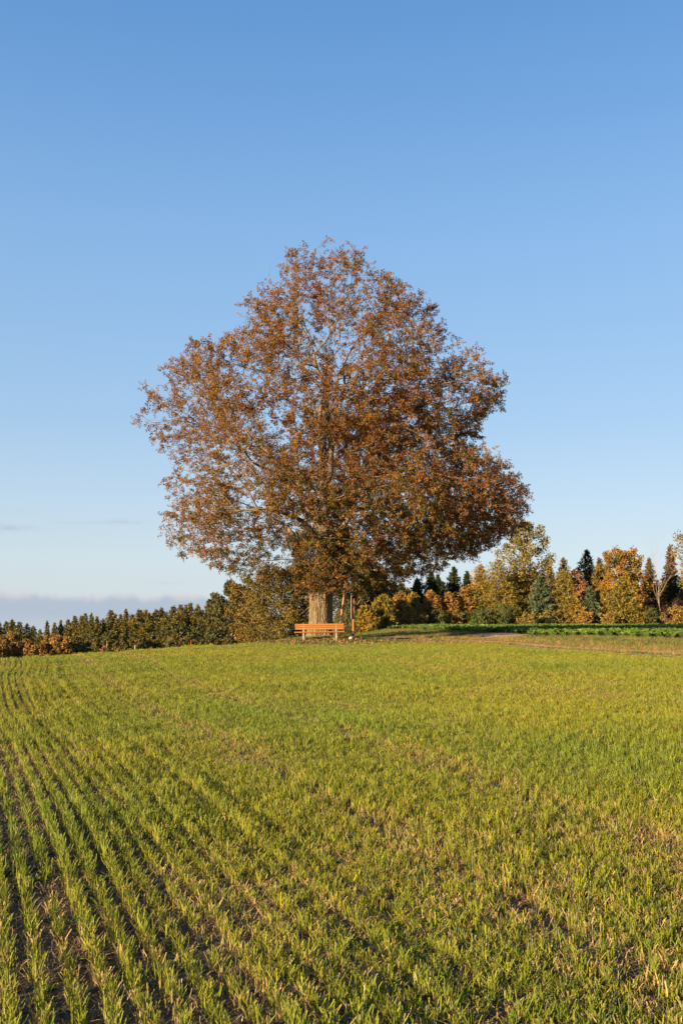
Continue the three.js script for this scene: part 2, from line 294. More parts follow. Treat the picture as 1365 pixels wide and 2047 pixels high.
  for (const [limb, list] of chains) {
    const b = limb ? new Builder() : leader;
    list.forEach(([pts, rad], ci) => {
      if (!limb && ci === 0) { const s = 9; pts = pts.slice(s); rad = rad.slice(s).map((r, k) => Math.max(r, 0.4 * (1 - k / 27))); }
      const big = rad[0], sides = big > 0.12 ? 9 : big > 0.05 ? 6 : big > 0.02 ? 4 : 3, g = 0.9 + 0.2 * R();
      b.tube(pts, rad, sides, rgb(barkA[0] * g, barkA[1] * g, barkA[2] * g));
    });
    if (limb) part(tree, 'limb', b.build(), barkMat);
  }
  part(tree, 'leader', leader.build(), barkMat);
  // trunk: furrowed bark as relief, swelling towards the roots and the first forks
  {
    const A = 320, B = 140, Ht = 4.1, pos = [], col = [], idx = [], uv = [];
    for (let j = 0; j <= B; j++) for (let i = 0; i <= A; i++) {
      const a = i / A * Math.PI * 2, t = j / B, y = -0.35 + t * (Ht + 0.35), u = a * 5.4;
      const c = Math.cos(a), s = Math.sin(a), P = 1.6;
      const wob = 0.5 * noise(c * 2.2, y * 0.9, s * 2.2) + 0.25 * noise(c * 6, y * 2.2, s * 6);
      const furrow = Math.pow(1 - Math.abs(noise(c * 16 + wob, y * 1.7, s * 16 + wob)), 2), fine = noise(c * 26, y * 5, s * 26), plates = noise(c * 14, y * 4.5 + 9, s * 14);
      const flare = 0.22 * Math.exp(-Math.max(0, y) / 0.45) * (0.6 + 0.5 * noise(c * 1.8, 0, s * 1.8)), fork = 0.15 * sstep(1.5, 3.4, y), shrink = 0.3 * sstep(2.9, 4.1, y);
      const lump = 0.05 * noise(c * P, y * 0.8, s * P) + 0.03 * noise(c * 3, y * 1.6, s * 3);
      const r = 0.585 + flare + fork - shrink - 0.02 * y + lump + 0.016 * fine * 0.5 - 0.048 * sstep(0.62, 0.96, furrow) + 0.02 * plates;
      const cx = 0.02 * y; pos.push(cx + c * r, y, s * r); uv.push(i / A * 4, y * 0.55);
      const k = 0.85 + 0.3 * hash3(Math.floor(u * 9), Math.floor(y * 14 + wob * 3), 5) + 0.15 * plates, moss = sstep(0.25, 0.6, fbm(c * 2, y * 0.8, s * 2 + 4, 3)) * 0.35;
      col.push(lerp(0.2, 0.15, moss) * k, lerp(0.152, 0.148, moss) * k, lerp(0.092, 0.05, moss) * k);
      if (j < B && i < A) { const q = j * (A + 1) + i; idx.push(q, q + A + 1, q + 1, q + 1, q + A + 1, q + A + 2); }
    }
    const g = new THREE.BufferGeometry(); g.setAttribute('position', new THREE.Float32BufferAttribute(pos, 3)); g.setAttribute('color', new THREE.Float32BufferAttribute(col, 3)); g.setAttribute('uv', new THREE.Float32BufferAttribute(uv, 2)); g.setIndex(idx); g.computeVertexNormals();
    const grain = (u, v) => 0.45 * tileNoise(u, v, 26, 71) + 0.3 * tileNoise(u, (v * 0.5) % 1, 64, 72) + 0.25 * tileNoise(u, v, 150, 73);
    const trunkMat = mat({ vertexColors: true, roughness: 1, bumpScale: 0.03, bumpMap: noiseTexture(512, (u, v) => { const n = grain(u, v); return [n, n, n]; }), map: noiseTexture(512, (u, v) => { const n = 0.6 + 0.62 * grain((u + 0.37) % 1, v); return [n, n * 0.98, n * 0.95]; }, true) });
    part(tree, 'trunk', g, trunkMat, 'thick furrowed grey-brown trunk');
  }
  // foliage: sprigs of small leaves on all thin twigs
  function sprig(seed, leaves) {
    const r = rng(seed), b = new Builder(), pts = [V(0, 0, 0), V(0.02, 0.16, 0.01), V(0.05 * (r() - 0.5), 0.33, 0.06 * (r() - 0.5))];
    b.tube(pts, [0.004, 0.003, 0.002], 3, rgb(0.5, 0.6, 0.8), false);
    for (let k = 0; k < leaves; k++) {
      const t = 0.15 + 0.85 * k / leaves, at = V(0.02 * t, 0.33 * t, 0.01), dir = randDir(r); dir.y = dir.y * 0.6 - 0.15; dir.normalize(); at.addScaledVector(dir, 0.03);
      const up = randDir(r), len = 0.046 + 0.034 * r(), tone = 0.82 + 0.36 * r(); b.leaf(at, dir, up, len, len * 0.86, rgb(tone * (0.94 + 0.12 * r()), tone * (0.85 + 0.3 * r()), tone), true);
    }
    return b.build();
  }
  const kinds = [11, 22, 33, 44].map((s) => sprig(s, 11)), lists = kinds.map(() => []);
  const brown = [0.265, 0.12, 0.034], rust = [0.245, 0.1, 0.034], amber = [0.31, 0.162, 0.034], olive = [0.15, 0.116, 0.022], green = [0.1, 0.1, 0.02];
  const up = V(0, 1, 0), q = new THREE.Quaternion(), e = new THREE.Euler();
  function put(p, dir, sc, force) {
    const n1 = fbm(p.x / 1.5, p.y / 1.5, p.z / 1.5, 3), n2 = fbm(p.x / 2.6 + 40, p.y / 2.2, p.z / 2.6, 2), w = R();
    const greenish = force ?? (0.02 + 0.4 * n2 + 0.55 * sstep(9, 3.5, p.y) * sstep(8, 3, Math.abs(p.x)) + 0.1 * sstep(0, 4, p.x) * sstep(14, 8, p.y));
    let c = w < greenish ? (R() < 0.65 ? olive : green) : n1 > 0.12 ? (R() < 0.6 ? amber : brown) : n1 < -0.14 ? (R() < 0.7 ? rust : brown) : pick(R, [brown, brown, rust, amber]);
    q.setFromUnitVectors(up, dir); e.setFromQuaternion(q);
    const col = vary(R, c, 0.13, 0.08), k = Math.floor(R() * 4); lists[k].push([p.x, p.y, p.z, e.y, sc, 1, col, e.x, e.z]);
  }
  nodes.forEach((n, i) => {
    if (n.r > 0.03 || n.limb === 0 && n.p.y < 6) return;
    const dir = n.parent >= 0 ? n.p.clone().sub(nodes[n.parent].p).normalize() : V(0, 1, 0), tip = !kids[i].length;
    const dens = clamp(0.92 - 0.3 * sstep(-1, -5, n.p.x) - 0.15 * sstep(12, 16, n.p.y) + 2.6 * fbm(n.p.x / 1.2 + 9, n.p.y / 1.2, n.p.z / 1.2, 2) + 0.5 * sstep(-4, 3, n.p.x) * sstep(15, 9, n.p.y), 0.1, 2.4);
    const m = (tip ? 3.2 : n.r < 0.012 ? 1.7 : 0.8) * dens, count = Math.floor(m + R());
    for (let k = 0; k < count; k++) { const d = dir.clone().multiplyScalar(tip ? 0.9 : 0.45).add(randDir(R).multiplyScalar(0.9)); d.y -= 0.12; d.normalize(); put(n.p.clone().addScaledVector(dir, -0.3 * R()).addScaledVector(d, 0.1 * R()), d, 0.8 + 0.5 * R()); }
  });
  // sprouts on and round the trunk
  for (let k = 0; k < 1500; k++) {
    const a = R() * 6.283, y = 2.2 + 2.9 * Math.pow(R(), 0.75), r = (0.62 + 0.2 * sstep(1.5, 3.4, y)) * (0.95 + 0.6 * R() * sstep(1.7, 3.2, y)); if (y < 2.8 && noise(a * 2.5, y * 2) < 0.05) continue;
    const d = V(Math.cos(a), 0.2 + R() * 0.8, Math.sin(a)).add(randDir(R).multiplyScalar(0.5)).normalize(); put(V(Math.cos(a) * r, y, Math.sin(a) * r), d, 0.65 + 0.5 * R(), 0.62);
  }
  const crown = new THREE.Group(); crown.name = 'crown'; tree.add(crown);
  const lm = leafMat({ transmission: 0.48, specularIntensity: 0.2 });
  kinds.forEach((g, k) => instanced(crown, 'leaves', g, lm, lists[k]));
  console.log('lime nodes', nodes.length, 'sprigs', lists.reduce((s, l) => s + l.length, 0), 'height', top.toFixed(1));
}

// ---------------------------------------------------------------- background trees
const needleMat = leafMat({ transmission: 0.15, roughness: 1, specularIntensity: 0.1 }), broadMat = leafMat({ transmission: 0.25 }), woodMat = mat({ vertexColors: true, roughness: 1 });
// the builders below return a group of trunk and crown of height h and width w, standing at the origin
function conifer(seed, { h, w, cols, bark = [0.14, 0.1, 0.07], branches = 420, spikes = 20, size = 0.24, fat = 0.2, rise = -0.1, bare = 0.02, pow = 0.85, trunk = 0.02, round = 2.6, fuzz = 0.06, jag = 0.5 }) {
  const R = rng(seed), g = new THREE.Group(), t = new Builder(), c = new Builder(), lean = (R() - 0.5) * 0.03, ph = R() * 50;
  t.tube([V(0, -0.3, 0), V(lean * h * 0.3, h * 0.4, 0), V(lean * h, h * 0.985, 0)], [h * trunk, h * trunk * 0.62, 0.01], 7, rgb(...bark));
  for (let k = 0; k < branches; k++) {
    const f = bare + (1 - bare) * (1 - Math.pow(1 - (k + R()) / branches, 0.72)), y = f * h, a = k * 2.39996 + (R() - 0.5) * 0.9;
    const L0 = w / 2 * Math.pow(1 - f, pow) * Math.min(1, 0.78 + f * round) + 0.05, L = L0 * (1.05 - jag + jag * R() * (1 + 0.5 * f)) * (1 + 0.42 * noise(Math.cos(a) * 1.6 + ph, y / w * 2.6, Math.sin(a) * 1.6)), dir = V(Math.cos(a), rise + 0.8 * f * f * f + 0.3 * (R() - 0.5), Math.sin(a)).normalize(), o = V(lean * y, y, 0);
    if (L > 0.35 && k % 2) t.tube([o, o.clone().addScaledVector(dir, L * 0.9)], [Math.max(0.006, L * 0.013), 0.004], 3, rgb(bark[0] * 0.8, bark[1] * 0.8, bark[2] * 0.8), false);
    const m = Math.max(5, Math.round(spikes * (0.3 + 0.9 * L / (w / 2)))), bc = pick(R, cols), bk = 0.8 + 0.4 * R();
    for (let s = 0; s < m; s++) {
      const u = 0.15 + 0.87 * Math.pow((s + R()) / m, 0.6), p = o.clone().addScaledVector(dir, u * L); p.y -= 0.12 * u * u * L; p.add(randDir(R).multiplyScalar(fuzz + 0.09 * L * R()));
      const d = dir.clone().multiplyScalar(0.7).add(randDir(R).multiplyScalar(0.8)); d.y -= 0.1; d.normalize(); const sd = V().crossVectors(d, randDir(R)).normalize(), sz = size * (0.55 + 0.8 * R()), k2 = bk * (0.75 + 0.5 * R());
      c.tri(p.clone().addScaledVector(sd, sz * fat), p.clone().addScaledVector(sd, -sz * fat), p.clone().addScaledVector(d, sz), rgb(bc[0] * k2, bc[1] * k2, bc[2] * k2));
    }
  }
  part(g, 'trunk', t.build(), woodMat); part(g, 'crown', c.build(), needleMat); return g;
}
function broadleaf(seed, { h, w, cols, bark = [0.2, 0.15, 0.1], lobes = 40, leaves = 85, size = 0.16, from = 0.12, trunk = 0.025, air = 0.6, lobe = 0.19, taper = 0.5, lit = null }) {
  const R = rng(seed), g = new THREE.Group(), t = new Builder(), c = new Builder(), limbs = [];
  t.tube([V(0, -0.3, 0), V(0.02 * h * (R() - 0.5), h * 0.35, 0), V(0.03 * h * (R() - 0.5), h * 0.86, 0)], [h * trunk, h * trunk * 0.65, h * 0.004], 8, rgb(...bark));
  for (let k = 0; k < lobes; k++) {
    const f = from + (0.97 - from) * ((k + 0.5) / lobes), y = f * h, u = (f - from) / (1 - from), shape = Math.pow(Math.sin(Math.PI * clamp(0.16 + 0.84 * Math.pow(u, 0.9), 0, 1) * 0.5 + Math.PI * 0.5 * Math.pow(u, 2.6)), taper);
    const a = k * 2.39996 + R() * 0.8, rr = w / 2 * shape * (0.55 + 0.42 * R()) * (k % 3 === 2 ? 0.5 : 1), p = V(Math.cos(a) * rr, y, Math.sin(a) * rr), lr = lobe * w * (0.65 + 0.6 * R()) * (0.6 + 0.4 * (1 - u)), base = V(0, Math.max(h * 0.08, y - rr * 0.8 - 0.2), 0), mid = base.clone().lerp(p, 0.55); mid.y += 0.06 * rr;
    t.tube([base, mid, p], [Math.max(0.012, h * 0.007), Math.max(0.008, h * 0.004), 0.005], 4, rgb(...bark));
    const bc = pick(R, cols), bk = 0.85 + 0.3 * R();
    for (let s = 0; s < leaves; s++) {
      const d = randDir(R), q = p.clone().addScaledVector(d, lr * Math.pow(R(), 1 - air) * (0.9 + 0.35 * noise(d.x * 2 + k, d.y * 2, d.z * 2))); q.y = Math.max(0.05, q.y - 0.1 * lr); if (Math.hypot(q.x, q.z) > w * 0.53) continue;
      const ld = randDir(R); ld.y -= 0.25; ld.normalize(); const k2 = bk * (0.72 + 0.56 * R()), cc = R() < 0.75 ? bc : pick(R, cols), sz = size * (0.65 + 0.7 * R());
      c.leaf(q, ld, randDir(R), sz, sz * 0.75, rgb(cc[0] * k2, cc[1] * k2, cc[2] * k2), false);
    }
  }
  part(g, 'trunk', t.build(), woodMat); part(g, 'crown', c.build(), broadMat); return g;
}
function bareTree(seed, { h, w, bark, depth = 5, fork = 3, thick = 0.02 }) {
  const R = rng(seed), g = new THREE.Group(), t = new Builder(), b = new Builder();
  const grow = (o, dir, L, r, lv, bl) => {
    const pts = [o], rad = [r]; let p = o, d = dir.clone(); const n = 4;
    for (let k = 1; k <= n; k++) { d.add(randDir(R).multiplyScalar(0.13)); d.y += 0.03; d.normalize(); p = p.clone().addScaledVector(d, L / n); pts.push(p); rad.push(r * (1 - 0.55 * k / n)); }
    bl.tube(pts, rad, lv > 3 ? 7 : lv > 1 ? 4 : 3, vary(R, bark, 0.15, 0.05), false);
    if (lv > 0) for (let k = 0; k < fork + (R() < 0.5 ? 1 : 0); k++) { const at = lv === depth ? 1.3 + k * 0.75 : 1 + R() * 3, i0 = Math.min(n - 1, Math.floor(at)), q = pts[i0].clone().lerp(pts[i0 + 1], clamp(at - i0, 0, 1)), a = R() * 6.283, nd = d.clone().multiplyScalar(0.75).add(V(Math.cos(a), 0.25, Math.sin(a)).multiplyScalar(0.75 * w / h * 1.6)).normalize(); grow(q, nd, L * (0.5 + 0.25 * R()), rad[i0] * 0.55, lv - 1, b); }
  };
  grow(V(0, -0.2, 0), V(0, 1, 0), h * 0.6, h * thick, depth, t);
  part(g, 'trunk', t.build(), woodMat); part(g, 'branches', b.build(), woodMat).userData.kind = 'stuff'; return g;
}
// stands one background tree: column px and top row py of the photograph give its place and height at distance d
function stand(name, label, category, builder, seed, px, py, d, wpx, o, group, turn = 0) {
  const x = colX(px, d), y = land(x, d), h = rowY(py, d) - y, w = wpx / F * d, g = builder(seed, { h, w, ...o });
  g.name = numbered(name); g.position.set(x, y, -d); g.rotation.y = turn; tag(g, label, category, group); scene.add(g); return g;
}
const larchGold = [[0.26, 0.165, 0.03], [0.22, 0.15, 0.03], [0.3, 0.175, 0.032], [0.2, 0.15, 0.035]], larchRust = [[0.31, 0.155, 0.045], [0.27, 0.15, 0.04], [0.25, 0.15, 0.035]], larchOlive = [[0.2, 0.155, 0.03], [0.17, 0.14, 0.03], [0.23, 0.16, 0.03]];
const spruceDark = [[0.034, 0.048, 0.018], [0.045, 0.056, 0.02], [0.03, 0.042, 0.017]], spruceBlue = [[0.08, 0.105, 0.055], [0.1, 0.12, 0.06], [0.07, 0.095, 0.045]], spruceBrown = [[0.13, 0.085, 0.045], [0.1, 0.08, 0.04], [0.15, 0.09, 0.05]];
const larchO = { branches: 480, spikes: 22, size: 0.22, rise: 0.2, bare: 0.01, pow: 0.72, trunk: 0.013, bark: [0.3, 0.22, 0.14] }, spruceO = { jag: 0.75, branches: 440, spikes: 22, size: 0.27, fat: 0.26, rise: -0.05, pow: 0.82 };
const EDGE = 'young larches along the edge of the right wood', BACK = 'dark spruces rising behind the larches';
[['small golden larch just right of the wooden post', 730, 1216, 86, 38, larchGold], ['stocky golden larch, second right of the wooden post', 765, 1194, 88, 44, larchOlive], ['narrow rust larch under the crown, third right of the wooden post', 800, 1187, 90, 36, larchRust], ['thin rust larch close beside another, fourth right of the post', 826, 1188, 92, 30, larchGold],
  ['pointed rust larch left of the bare earth patch', 862, 1185, 93, 36, larchRust], ['rounded rust-brown larch behind the bare earth patch', 897, 1188, 94, 38, larchRust], ['reddish slim larch at the foot of the tall golden larches', 930, 1178, 95, 40, larchRust],
  ['tall golden larch, left one of the broad pair', 964, 1132, 96, 66, larchGold], ['tall golden larch with broad skirt, right one of the pair', 997, 1123, 95, 76, larchOlive], ['larch half hidden under the tall olive tree', 1035, 1150, 97, 52, larchGold],
  ['slender larch with pale visible trunk between two green spruces', 1127, 1142, 94, 46, larchOlive], ['low golden larch filling the gap right of the pale trunk', 1152, 1190, 93, 36, larchGold], ['golden larch at the left foot of the orange beech', 1207, 1172, 94, 46, larchGold], ['broad olive larch in front of the orange beech', 1245, 1158, 93, 62, larchOlive], ['small larch at the right foot of the orange beech', 1272, 1200, 93, 34, larchGold], ['brown larch rising behind the green spruce', 1096, 1120, 106, 46, spruceBrown], ['brown pointed larch left of the dark spruce', 1130, 1118, 108, 44, spruceBrown]]
  .forEach(([l, px, py, d, w, cols], i) => stand('larch_tree', l, 'larch', conifer, 300 + i, px, py - 2, d, w * 1.7, { ...larchO, cols }, EDGE));
[['dark spruce low between lime branches and larches', 772, 1178, 104, 40], ['dark spruce peeking under the lime crown', 803, 1167, 108, 42], ['dark spruce with a clean point in the sky gap', 835, 1158, 106, 40], ['tallest of the dark spruces in the sky gap under the crown', 864, 1143, 108, 42], ['dark thin spruce touching the tallest one in the gap', 877, 1150, 112, 34], ['dark spruce right of the sky gap with spiky top', 907, 1134, 108, 44], ['dark spruce beside the tall golden larches', 936, 1143, 108, 40], ['dark pointed spruce standing over the pinkish tree', 1175, 1099, 104, 58]]
  .forEach(([l, px, py, d, w], i) => stand('spruce_tree', l, 'spruce', conifer, 400 + i, px, py, d, w * 1.75, { ...spruceO, cols: spruceDark, pow: 0.95 }, BACK));
[['blue-green spruce at the field edge under the tall olive tree', 1085, 1152, 94, 84, spruceBlue, 'spruces at the edge of the root crop'], ['small blue-green spruce left of the orange beech', 1181, 1176, 93, 46, spruceBlue, 'spruces at the edge of the root crop'], ['low dark green spruce at the foot of the tall golden larches', 962, 1214, 93, 44, [[0.05, 0.085, 0.02], [0.06, 0.1, 0.02]], 'spruces at the edge of the root crop'],
  ['brown spruce tip left behind the orange beech', 1203, 1115, 110, 34, spruceBrown, BACK], ['brownish spruce between the orange beech and the bare tree', 1301, 1117, 106, 52, spruceBrown, BACK], ['tall brown spruce at the right edge behind the bare tree', 1345, 1091, 106, 60, spruceBrown, BACK], ['brown spruce cut by the right picture edge', 1380, 1110, 104, 60, spruceBrown, BACK]]
  .forEach(([l, px, py, d, w, cols, grp], i) => stand('spruce_tree', l, 'spruce', conifer, 450 + i, px, py, d, w, { ...spruceO, cols }, grp));
const oliveLeaf = [[0.2, 0.15, 0.03], [0.16, 0.13, 0.028], [0.24, 0.155, 0.03], [0.13, 0.115, 0.025]], beech = [[0.3, 0.15, 0.02], [0.25, 0.15, 0.02], [0.2, 0.135, 0.02], [0.34, 0.14, 0.02], [0.15, 0.12, 0.02]], pink = [[0.34, 0.155, 0.075], [0.3, 0.145, 0.07], [0.38, 0.16, 0.07]];
stand('oak_tree', 'tall airy olive-green tree overlapping the right end of the lime crown', 'tree', broadleaf, 501, 1050, 1038, 98, 118, { cols: oliveLeaf, lobes: 70, leaves: 120, size: 0.2, from: 0.12, air: 0.6, taper: 0.5, lobe: 0.17 });
stand('beech_tree', 'big glowing orange beech at the wood edge on the right', 'tree', broadleaf, 502, 1245, 1096, 99, 112, { cols: beech, lobes: 120, leaves: 130, size: 0.18, from: 0.02, taper: 0.36, lobe: 0.15 });
stand('maple_tree', 'pinkish-brown leafy tree below the dark spruce', 'tree', broadleaf, 503, 1152, 1138, 100, 52, { cols: pink, lobes: 50, leaves: 110, size: 0.17, from: 0.05, taper: 0.4, lobe: 0.22 });
stand('oak_tree', 'leafy tree cut off by the right picture edge', 'tree', broadleaf, 504, 1394, 1040, 90, 100, { cols: oliveLeaf, lobes: 40, leaves: 70, size: 0.18, from: 0.35, taper: 0.6 });
stand('bare_tree', 'leafless pale-barked tree at the right edge of the wood', 'tree', bareTree, 511, 1322, 1094, 95, 70, { bark: [0.27, 0.18, 0.12], depth: 6, fork: 3, thick: 0.0075 });
[['reddish leafless shrub below the bare tree', 1312, 1205, 93, 50], ['reddish twiggy shrub at the right picture edge', 1350, 1188, 93, 60], ['low reddish shrub between bare tree and picture edge', 1334, 1215, 91, 44]]
  .forEach(([l, px, py, d, w], i) => stand('bare_shrub', l, 'shrub', bareTree, 520 + i, px, py, d, w, { bark: [0.25, 0.13, 0.085], depth: 5, fork: 4, thick: 0.008 }, 'leafless shrubs at the right wood edge'));
// undergrowth closing the foot of the wood
{
  const R = rng(909), cols = [larchGold, larchRust, oliveLeaf, [[0.08, 0.1, 0.025], [0.1, 0.11, 0.03]]], words = ['golden', 'rust-brown', 'olive', 'green'];
  for (let px = 735, i = 0; px < 1400; px += 24 + 26 * R(), i++) { const k = Math.floor(R() * 4), d = 90.5 + 3 * R(); stand('wood_edge_shrub', 'low ' + words[k] + ' shrub in the undergrowth along the foot of the right wood', 'shrub', broadleaf, 2000 + i, px, 1226 - 22 * R() * R(), d, 34 + 22 * R(), { cols: cols[k], lobes: 20, leaves: 60, size: 0.14, from: 0.03, taper: 0.35, lobe: 0.22, trunk: 0.01 }, words[k] + ' shrubs along the foot of the right wood'); }
}
// the closed rows of trees deeper in the right wood
{
  const R = rng(777), kinds = [['spruce', spruceDark], ['spruce', spruceBrown], ['larch', larchRust], ['larch', larchOlive]], src = kinds.map(([, cols], k) => conifer(800 + k, { h: 8, w: 4, ...(k < 2 ? spruceO : larchO), cols, branches: 320, size: 0.34, fat: 0.3, spikes: 20, w: 5 }));
  for (let row = 0; row < 2; row++) for (let px = 690; px < 1470; px += 21 + 12 * R()) {
    const d = (row ? 119 : 109) + 6 * R(), k = R() < (px < 960 ? 0.8 : 0.25) ? 0 : 1 + Math.floor(R() * 3), py = (px < 960 ? 1166 : 1140) + (row ? -4 : 14) + 22 * R(), x = colX(px, d), y = land(x, d), h = rowY(py, d) - y, o = src[k].clone(), sc = h / 8; o.scale.set(sc * (0.9 + 0.3 * R()), sc, sc * (0.9 + 0.3 * R()));
    const nm = kinds[k][0]; o.name = numbered(nm + '_tree'); o.position.set(x, y, -d); o.rotation.y = R() * 6.28;
    tag(o, ['dark green spruce in the deeper rows of the right wood', 'brown spruce in the deeper rows of the right wood', 'rust larch in the deeper rows of the right wood', 'olive larch in the deeper rows of the right wood'][k], nm, ['dark spruces', 'brown spruces', 'rust larches', 'olive larches'][k] + ' deep in the right wood'); scene.add(o);
  }
}
// behind the lime tree
stand('hornbeam_bush', 'broad olive bush left of the lime trunk', 'bush', broadleaf, 531, 560, 1128, 53.5, 160, { cols: [[0.15, 0.108, 0.018], [0.115, 0.094, 0.016], [0.18, 0.118, 0.018], [0.09, 0.082, 0.016]], lobes: 110, leaves: 130, size: 0.1, from: 0.04, taper: 0.3, lobe: 0.13, trunk: 0.012 });
stand('hornbeam_bush', 'olive-brown bush at the far left end of the hedge behind the bench', 'bush', broadleaf, 532, 508, 1150, 57, 110, { cols: [[0.16, 0.106, 0.018], [0.13, 0.096, 0.016], [0.185, 0.114, 0.02]], lobes: 80, leaves: 120, size: 0.11, from: 0.04, taper: 0.3, lobe: 0.14, trunk: 0.012 });
stand('hornbeam_bush', 'olive bush filling the gap beside the left edge of the lime trunk', 'bush', broadleaf, 534, 606, 1150, 55.5, 90, { cols: [[0.17, 0.125, 0.022], [0.13, 0.11, 0.02], [0.21, 0.14, 0.022]], lobes: 80, leaves: 120, size: 0.1, from: 0.04, taper: 0.3, lobe: 0.14, trunk: 0.012 });
stand('hornbeam_bush', 'low dim bush right behind the lime trunk', 'bush', broadleaf, 533, 690, 1218, 78, 60, { cols: [[0.1, 0.1, 0.025], [0.14, 0.115, 0.025]], lobes: 40, leaves: 90, size: 0.11, from: 0.04, taper: 0.3, lobe: 0.16, trunk: 0.012 });
const pineCols = [[0.078, 0.076, 0.02], [0.1, 0.088, 0.022], [0.06, 0.062, 0.018]], pineO = { cols: pineCols, bark: [0.34, 0.19, 0.1], lobes: 60, leaves: 150, size: 0.2, from: 0.1, taper: 0.42, lobe: 0.15, air: 0.5 };
stand('pine_tree', 'shaggy pine beside the olive bush, left of the lime tree', 'pine', broadleaf, 541, 462, 1158, 82, 92, pineO, 'pines left of the lime tree');
stand('pine_tree', 'smaller pine in front of the far wood, left of the shaggy one', 'pine', broadleaf, 542, 424, 1196, 92, 62, pineO, 'pines left of the lime tree');
stand('pine_tree', 'dark pine seen through the gap right behind the lime trunk', 'pine', broadleaf, 543, 704, 1098, 99, 110, { ...pineO, from: 0.08, lobes: 90, cols: [[0.05, 0.052, 0.016], [0.062, 0.058, 0.018], [0.04, 0.045, 0.015]] }, 'dark pines behind the lime trunk');
stand('pine_tree', 'dark pine rising behind the wooden post', 'pine', broadleaf, 544, 754, 1138, 101, 74, { ...pineO, from: 0.06, lobes: 80, cols: [[0.05, 0.052, 0.016], [0.062, 0.058, 0.018]] }, 'dark pines behind the lime trunk');
{ // the leaning pine whose bare stem catches the sun between trunk and post
  const d = 62, x = colX(676, d), y = land(x, d), R = rng(9), g = new THREE.Group(), t = new Builder(), c = new Builder(), topX = colX(695, d) - x, H = rowY(1120, d) - y, pts = [], rad = [];
  for (let k = 0; k <= 10; k++) { const f = k / 10; pts.push(V(topX * f + 0.02 * noise(k * 0.9, 3), -0.3 + (H + 0.3) * f, 0)); rad.push(0.078 * (1 - 0.45 * f) * (1 + 0.08 * noise(k * 1.3, 8))); }
  t.tube(pts, rad, 10, (k) => vary(R, [0.37, 0.195, 0.105], 0.16, 0.05));
  for (let k = 0; k < 26; k++) { const p0 = V(topX * (0.75 + 0.3 * R()), H * (0.85 + 0.35 * R()), 0), dd = randDir(R); dd.y = Math.abs(dd.y) * 0.5; t.tube([p0, p0.clone().addScaledVector(dd, 0.9)], [0.02, 0.006], 4, rgb(0.3, 0.18, 0.1), false); for (let s = 0; s < 70; s++) { const q = p0.clone().addScaledVector(dd, 0.3 + 0.7 * R()).add(randDir(R).multiplyScalar(0.35 * R())), e = randDir(R), sd = V().crossVectors(e, randDir(R)).normalize(); c.tri(q.clone().addScaledVector(sd, 0.02), q.clone().addScaledVector(sd, -0.02), q.clone().addScaledVector(e, 0.16), vary(R, pineCols[0], 0.3)); } }
  g.name = numbered('pine_tree'); g.position.set(x, y, -d); part(g, 'trunk', t.build(), woodMat, 'bare pinkish stem'); part(g, 'crown', c.build(), needleMat); scene.add(g);
  tag(g, 'leaning young pine with bare pink stem between lime trunk and wooden post', 'pine');
}
